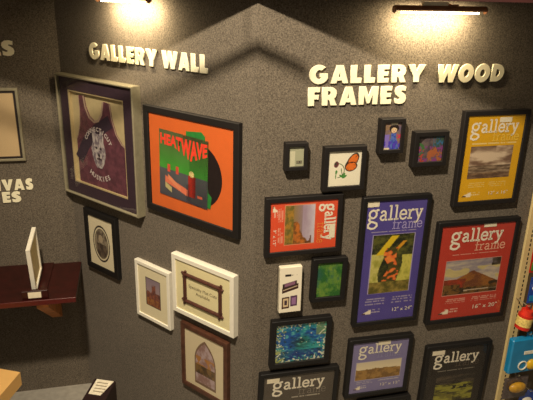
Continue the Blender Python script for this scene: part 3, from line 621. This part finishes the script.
def fn_arch(x, y, w, h):
    s, t = x/w, y/h; c = (222, 206, 170)
    def inside(k):
        hw = .24*k; top = .2
        if t > .52: return abs(s-.52) < hw and t < .5+.36*k+.02
        yy = (.52-t)/(.38*k); return 0 <= yy < 1 and abs(s-.52) < hw*(1-yy**2.4)
    if inside(1.12): c = (126, 100, 80)
    if inside(1.0):
        c = mix((186, 164, 164), (150, 118, 110), .5+fz(s*6, t*6, 1, 3)*1.2)
        if .4 < t < .6 and nz(s, t, 8, 6) > -.1: c = (176, 124, 70)
        if .56 < t < .72: c = mix((82, 66, 48), (130, 100, 60), .5+fz(s*9, t*9, 1, 5))
    return c
paper(t, 10.6, 12.8, fn_arch, t['iy'])
# ============================================================ left wall
t = framed('thin silver frame around a blank cream panel, cut off at the left edge', 'L', -17.8, -26.6, 18.2, 15.4, .55, .9, SILVER, bev=.1)
y = t['iy']
def fn_blank(x, y, w, h):
    if min(x, w-x, y, h-y) < .5: return (40, 30, 28)
    return tuple(q+2*nz(x, y, .5, 1) for q in (206, 178, 134))
paint('cream_panel', 17.1, 14.3, fn_blank, t, y, step=.14)
ZS = -58.9
x, yy = wp('L', 0)
t = tag(link('wall_shelf', None, None, (x, yy, ZS), AL), 'deep burgundy wall shelf carrying the upright white frame', 'shelf')
MB().box(-34, -5.45, -17.7, -.02, -.95, 0, .04).build('shelf_board', BURG, t)
MB().box(-5.4, .6, -17.7, -.6, -.95, -.05, .04).build('shelf_board', BURG, t)
MB().box(-34, .62, -17.95, -17.7, -1.05, .06, .03).build('front_edging', mat('burgundy_edge', (84, 24, 20), .3), t)
br = MB(); br.add([(-7.2, -.02, -1), (-7.2, -17.0, -1), (-7.2, -17.0, -2.2), (-7.2, -.02, -14.3), (-4.9, -.02, -1), (-4.9, -17.0, -1), (-4.9, -17.0, -2.2), (-4.9, -.02, -14.3)], [(0,1,2,3),(4,5,6,7),(0,1,5,4),(1,2,6,5),(2,3,7,6),(3,0,4,7)])
br.build('bracket', PINE, t)
# upright white frame seen nearly edge on
x, yy = wp('L', -7.6, -10.4)
t = tag(link('canvas_picture', None, None, (x, yy, ZS+.72), AL+math.radians(90)-.01, math.radians(-8.5)), 'white canvas frame standing edge-on on the burgundy shelf', 'picture frame')
ring_frame(9.2, 10.6, .6, .8, .35, .08).build('moulding', WHITE, t, (0, .4, 5.3))
MB().box(-4.1, 4.1, -.05, .3, .5, 10.1).build('canvas_panel', mat('cream_canvas', (222, 202, 150), .8), t)
x, yy = wp('L', -7.2, -15.9)
t = tag(link('label_holder', None, None, (x, yy, ZS+.02), AL), 'burgundy block with a white price label at the shelf edge', 'label holder')
MB().box(-2.5, 2.5, -1.3, -.4, .04, 1.85, .06).build('block', BURG, t)
lb = MB(); lb.add([(-1.3, -1.4, .35), (1.2, -1.4, .35), (1.2, -1.4, 1.6), (-1.3, -1.4, 1.6), (-1.3, -1.31, .35), (1.2, -1.31, .35), (1.2, -1.31, 1.6), (-1.3, -1.31, 1.6)], [(0,1,2,3),(4,5,6,7),(0,1,5,4),(2,3,7,6),(1,2,6,5),(0,3,7,4)])
lb.build('paper_label', PAPERW, t)
# ============================================================ picture lights
def lamp(label, p, u0, u1, D, zc):
    uc = (u0+u1)/2; L2 = (u1-u0)/2
    t = thing('picture_light', label, 'picture light', p, uc, zc, -D)
    hs = MB(); n = 10
    pr = [(math.cos(math.radians(a)), math.sin(math.radians(a))) for a in range(-15, 196, 21)]
    v = []; f = []
    for sx in (-L2, L2):
        for r in (.62, .55): v += [(sx, r*c, r*s_) for c, s_ in pr]
    m = len(pr)
    for i in range(m-1): f += [(i, i+1, 2*m+i+1, 2*m+i), (m+i, m+i+1, 3*m+i+1, 3*m+i)]
    f += [(0, 2*m, 3*m, m), (m-1, 2*m-1, 4*m-1, 3*m-1)]
    for k in (0, 2*m): f += [(k+i, k+i+1, k+m+i+1, k+m+i) for i in range(m-1)]
    hs.add(v, f).build('shade', BRONZE, t)
    for s_ in (-1, 1): MB().cyl((s_*(L2-.02), 0, 0), (s_*(L2+.18), 0, 0), .6, .5, n=16).build('end_cap', BRONZE, t)
    MB().cyl((-L2*.86, 0, -.42), (L2*.86, 0, -.42), .13, n=10).build('glowing_tube', mat('tube_glow', (255, 236, 190), .5, emit=22, ec=(255, 226, 170)), t)
    ar = MB(); ar.box(-3.2, 1.0, -.35, .5, .6, 1.15, .05); ar.build('mounting_plate', mat('plate_white', (236, 226, 200), .4), t)
    a2 = MB(); a2.box(1.05, 2.9, -.3, .4, .5, .85, .05)
    for s_ in (-1.6, 1.6): a2.tube([(s_, 0, .75), (s_, D*.5, 1.0), (s_, D-.1, .9)], .14)
    a2.build('arm', BRONZE, t); return t
def area(name, loc, rot, sx, sy, W, col):
    l = bpy.data.lights.new(name, 'AREA'); l.shape = 'RECTANGLE'; l.size = sx*S; l.size_y = sy*S; l.energy = W; l.color = col
    o = bpy.data.objects.new(name, l); C.objects.link(o); o.location = (loc[0]*S, loc[1]*S, (loc[2]+H0)*S); o.rotation_euler = rot; return o
WARM = (1.0, .80, .50)
lamp('bronze picture light glowing above the GALLERY WOOD sign', 'R', 20.5, 36.2, 3.1, -1.5)
lamp('picture light glowing at the top edge above the GALLERY WALL sign', 'M', -33.9, -20.4, 3.1, -1.0)
for p, u, zc, W, L in (('R', 28.3, -2.2, 4.4, 12), ('M', -27.1, -1.8, 4.8, 11.5)):
    x, yy = wp(p, u, -3.0); a = area('picture_light_glow_'+p, (x, yy, zc), (math.radians(38), 0, AZ[p]), L, .5, W, WARM)
# ============================================================ store fixture at the right edge
UX = 54.1
t = thing('gondola_upright', 'ivory slotted steel upright at the right edge', 'shelving upright', 'R', UX, 0, -.5)
MB().box(0, 2.2, -.1, .45, -93+.02, -27, .06).build('post', IVORY, t)
sl = MB()
for k in range(64):
    z = -30-k*.98
    sl.box(1.05, 1.32, -.115, .05, z-.3, z+.3)
s_ = sl.build('slots', DARKHOLE, t); s_['kind'] = 'stuff'
t = thing('pegboard_panel', 'dark pegboard panel behind the hanging toys, right of the upright', 'pegboard', 'R', UX+2.3, 0, -.4)
MB().box(0, 42, 0, .3, -93+.02, -27).build('panel', mat('peg_panel', (92, 76, 52), .8), t)
BL = mat('teal_blue_pack', (22, 128, 178), .35, .1, 20, coat=.4); YL = mat('yellow_plastic', (214, 168, 30), .3, .05); RD = mat('red_plastic', (196, 44, 30), .35, .08)
GD = mat('gold_plastic', (200, 150, 40), .35, .2, 60); DB = mat('deep_blue_card', (32, 70, 160), .4, .1); OG = mat('orange_card', (226, 122, 50), .5, .1); GN = mat('green_card', (70, 130, 50), .5, .1)
CLP = GLASS
def peg(u, v, D):
    t = thing('peg_hook', 'thin steel peg hook holding the hanging packs', 'hook', 'R', u, v, -.62, group='peg hooks of the toy display')
    MB().tube([(0, 0, 0), (0, -D, .05), (0, -D-.3, .45)], .09).build('rod', SILVER, t)
def hang(name, label, u, v, w, h, D, card, parts):
    t = thing(name, label, 'toy pack', 'R', u, v, -D, group='packs hanging on the pegboard')
    MB().prism([(-w/2, -h/2), (w/2, -h/2), (w/2, h/2), (.7, h/2), (.45, h/2+.5), (-.45, h/2+.5), (-.7, h/2), (-w/2, h/2)], 0, .12).build('backing_card', card, t)
    for fn in parts: fn(t)
    return t
def blob(name, m, cx, cz, rx, ry, rz, y=-.3):
    def f(t):
        mb = MB(); n = 14; v = []; fs = []
        for i in range(9):
            a = math.pi*i/8
            for j in range(n):
                b = 2*math.pi*j/n; v.append((cx+rx*math.sin(a)*math.cos(b), y+ry*math.cos(a), cz+rz*math.sin(a)*math.sin(b)))
        for i in range(8):
            for j in range(n): fs.append((i*n+j, i*n+(j+1) % n, (i+1)*n+(j+1) % n, (i+1)*n+j))
        mb.add(v, fs).build(name, m, t, smooth=True)
    return f
def bx(name, m, x0, x1, z0, z1, y0, y1): return lambda t: MB().box(x0, x1, y0, y1, z0, z1, .08).build(name, m, t)
def ringp(name, m, cx, cz, r, y):
    def f(t):
        mb = MB(); mb.tube([(cx+r*math.cos(k*math.pi/8), y, cz+r*math.sin(k*math.pi/8)) for k in range(17)], .14, 6); mb.build(name, m, t)
    return f
hang('toy_pack', 'orange card pack highest on the pegboard', 53.9+1.6, -37.2, 4.0, 5.5, 3.4, OG, [bx('label_panel', PAPERW, -1.6, 1.5, -.5, 2.2, -.08, 0), blob('toy', YL, 0, -1.4, 1.3, .5, .9)])
hang('toy_pack', 'red and green card pack below the orange one', 56.0, -46.5, 4.2, 5.6, 3.2, RD, [bx('label_panel', GN, -1.8, 1.2, -2.4, -.6, -.08, 0), blob('toy', RD, -.3, .8, 1.4, .6, 1.2)])
hang('toy_pack', 'deep blue card pack with a white shape', 56.7, -53.0, 4.6, 5.6, 3.6, DB, [blob('toy', mat('white_plastic', (226, 220, 200), .4), -.6, .5, 1.3, .6, .7), bx('label_panel', BL, -2, 2, -2.4, -1.2, -.08, 0)])
hang('toy_pack', 'pack with a bright yellow bubble beside the red jar', 58.6, -56.6, 4.2, 3.2, 3.0, OG, [blob('toy', YL, -.2, .5, 1.6, .8, 1.1)])
def jar(t):
    MB().cyl((0, 0, -1.7), (0, 0, 1.3), 1.45, n=20).build('jar_body', RD, t, smooth=True)
    MB().cyl((0, 0, -1.0), (0, 0, .8), 1.49, n=20).build('wrapped_label', mat('jar_label', (222, 196, 110), .6, .3, 120), t, smooth=True)
    MB().cyl((0, 0, 1.3), (0, 0, 2.3), 1.2, 1.1, n=20).build('lid', mat('red_lid', (214, 52, 34), .4), t, smooth=True)
t = thing('toy_jar', 'red topped jar with a yellow label hanging above the teal pack', 'jar', 'R', 54.2, -59.3, -4.0, rot=-8); jar(t)
MB().box(-.35, .35, -.05, .3, 2.2, 3.2).build('hang_tab', RD, t)
hang('toy_pack', 'white, blue and red striped pack right of the red jar', 59.6, -61.0, 4.2, 2.9, 4.1, mat('white_plastic', (0, 0, 0)), [bx('label_panel', DB, -1.9, 1.9, .1, .8, -.08, 0), bx('label_panel', RD, -1.9, 1.9, -1.8, -.3, -.08, 0)])
t = thing('toy_pack', 'large teal blue pack with a clear round window and yellow ball', 'toy pack', 'R', 55.6, -66.9, -4.6, group='packs hanging on the pegboard')
MB().box(-4.0, 4.6, -.6, .9, -4.0, 3.9, .25).build('pouch', BL, t)
bx('label_panel', mat('white_plastic', (0, 0, 0)), -1.0, 3.0, .3, 1.1, -.7, -.58)(t)
ringp('window_ring', mat('white_plastic', (0, 0, 0)), -.9, -2.2, .95, -.7)(t); blob('yellow_ball', YL, 1.2, -2.2, 1.2, .7, 1.2, -.7)(t)
MB().box(-.5, .5, 0, .2, 3.8, 5).build('hang_tab', BL, t)
hang('toy_pack', 'clear blister pack with a gold toy under the teal pack', 55.0, -75.2, 5.6, 5.2, 4.2, mat('smoky_card', (96, 84, 80), .5), [blob('gold_toy', GD, .1, .3, 2.0, .8, 1.2, -.5), bx('blister', CLP, -2.5, 2.5, -1.6, 2.0, -1.5, -.05)])
hang('toy_pack', 'blue card pack at the lower right corner', 58.9, -79.6, 4.6, 5.0, 4.2, DB, [blob('toy', mat('white_plastic', (0, 0, 0)), -.6, .8, 1.2, .5, .7)])
hang('toy_pack', 'green card pack behind the deep blue one, half hidden', 60.6, -50.2, 4.4, 5.4, 2.0, GN, [blob('toy', RD, 0, .6, 1.3, .5, .9)])
hang('toy_pack', 'teal card pack behind the teal pouch, right side', 61.8, -69.5, 5.0, 6.0, 2.0, BL, [blob('toy', YL, -.8, .8, 1.2, .5, .9)])
hang('toy_pack', 'smoky card pack with a red toy at the foot of the pegboard', 55.2, -81.8, 4.8, 5.0, 3.6, MATS['smoky_card'], [blob('toy', RD, .2, 1.0, 1.5, .6, .9)])
for u, v, D in ((55.5, -34.0, 3.2), (56.0, -43.4, 3.0), (56.7, -49.8, 3.3), (58.4, -55.2, 3.3), (54.4, -56.2, 3.7), (58.9, -59.8, 3.8), (55.6, -62.4, 4.2), (55.0, -72.3, 3.9), (58.9, -76.8, 3.9)): peg(u, v, D)
# ============================================================ lower left
def on_plane(name, label, cat, o, a, b, z0, z1, m, bev=.05):
    t = tag(link(name, None, None, (o[0], o[1], z0)), label, cat)
    pl = [(0, 0), a, (a[0]+b[0], a[1]+b[1]), b]
    return t, MB().plan(pl, 0, z1-z0)
# tan carton: corner and two edge directions
o = (-45.8, 91.5); a = (-16, 3.6); b = (-1.6, -14)
t, mb = on_plane('cardboard_carton', 'tan cardboard carton lid at the lower left corner', 'carton', o, a, b, -70.8, -68, None)
mb.build('lid', mat('tan_card', (226, 178, 106), .7, .06, 12), t)
t = tag(link('display_pedestal', None, None, (o[0], o[1], -H0)), 'dark pedestal under the tan carton', 'pedestal')
MB().plan([(-4, -2.5), (-15, 0), (-16, -12), (-5.5, -12.5)], .02, H0-70.82).build('pedestal_body', mat('pedestal_dark', (48, 36, 30), .8), t)
# boxed black frame standing, white label on its top edge
A, B_ = Vector((-35.6, 103.1)), Vector((-31.4, 102.4)); c_, d_ = Vector((-33.0, 97.6)), Vector((-35.8, 98.2))
t = tag(link('boxed_frame', None, None, (-34, 100, -H0)), 'black boxed frame standing below the shelf with a white price label on top', 'boxed frame')
dn = (B_-A).normalized(); fw = Vector((dn.y, -dn.x))
q0 = Vector((-35.9, 103.4))-Vector((-34, 100)); w_ = dn*4.7; l_ = Vector((-.9, -10.5))
mb = MB().plan([(q0.x, q0.y), (q0.x+w_.x, q0.y+w_.y), (q0.x+w_.x+l_.x, q0.y+w_.y+l_.y), (q0.x+l_.x, q0.y+l_.y)], .02, H0-78.05)
mb.build('box_body', mat('black_carton', (44, 28, 28), .45, .2), t)
lb = MB().plan([tuple(Vector(p)-Vector((-34, 100))) for p in ((-35.4, 103.2), (-31.6, 102.5), (-33.2, 97.9), (-35.8, 98.4))], H0-78.04, H0-77.98)
lw = lb.build('price_label', mat('label_white', (240, 230, 204), .7), t)
ln = MB()
for k in range(4):
    p0 = Vector((-35.0, 102.2-k*.95))-Vector((-34, 100)); ln.plan([tuple(p0), tuple(p0+Vector((2.4, -.4))), tuple(p0+Vector((2.3, -.65))), tuple(p0+Vector((-.1, -.25)))], H0-77.98, H0-77.96)
ln.build('printed_lines', mat('ink_grey', (150, 136, 112), .8), lw)
# ============================================================ light
def point(name, loc, W, r, col=WARM, spot=None, tgt=None):
    l = bpy.data.lights.new(name, 'SPOT' if spot else 'POINT'); l.energy = W; l.shadow_soft_size = r*S; l.color = col
    o = bpy.data.objects.new(name, l); C.objects.link(o); o.location = (loc[0]*S, loc[1]*S, (loc[2]+H0)*S)
    if spot:
        l.spot_size = math.radians(spot); l.spot_blend = 1; d = Vector(tgt)-Vector(loc); o.rotation_euler = d.to_track_quat('-Z', 'Y').to_euler()
    return o
p = sp(-3, 72); point('ceiling_spot_main', (p[0], p[1], 63), 660, 3.5, (1, .85, .64), 80, (cR[0]+4, cR[1], -34))
p = sp(-60, 90); point('ceiling_lamp_left', (p[0], p[1], 80), 12, 5, (1, .82, .55))
w = bpy.data.worlds.new('store'); bpy.context.scene.world = w; w.use_nodes = True
w.node_tree.nodes['Background'].inputs[0].default_value = (1, .82, .60, 1); w.node_tree.nodes['Background'].inputs[1].default_value = .14
# ============================================================ camera
cam = bpy.data.cameras.new('camera'); co = bpy.data.objects.new('camera', cam); C.objects.link(co)
cam.sensor_fit = 'HORIZONTAL'; cam.sensor_width = 36; cam.lens = F_PX/533*36; cam.clip_start = .05
cp, sp_ = math.cos(PITCH), math.sin(PITCH); cr, sr = math.cos(ROLL), math.sin(ROLL)
fwd = Vector((0, cp, -sp_)); up = Vector((0, sp_, cp)); rt = Vector((1, 0, 0))
rt2 = rt*cr+up*sr; up2 = -rt*sr+up*cr
M = Matrix((rt2, up2, -fwd)).transposed().to_4x4(); M.translation = Vector((0, 0, H0*S)); co.matrix_world = M
sc = bpy.context.scene; sc.camera = co
sc.view_settings.view_transform = 'Standard'; sc.view_settings.look = 'None'; sc.view_settings.gamma = 1; sc.view_settings.exposure = 0.0
try: sc.view_settings.use_curve_mapping = False
except Exception: pass
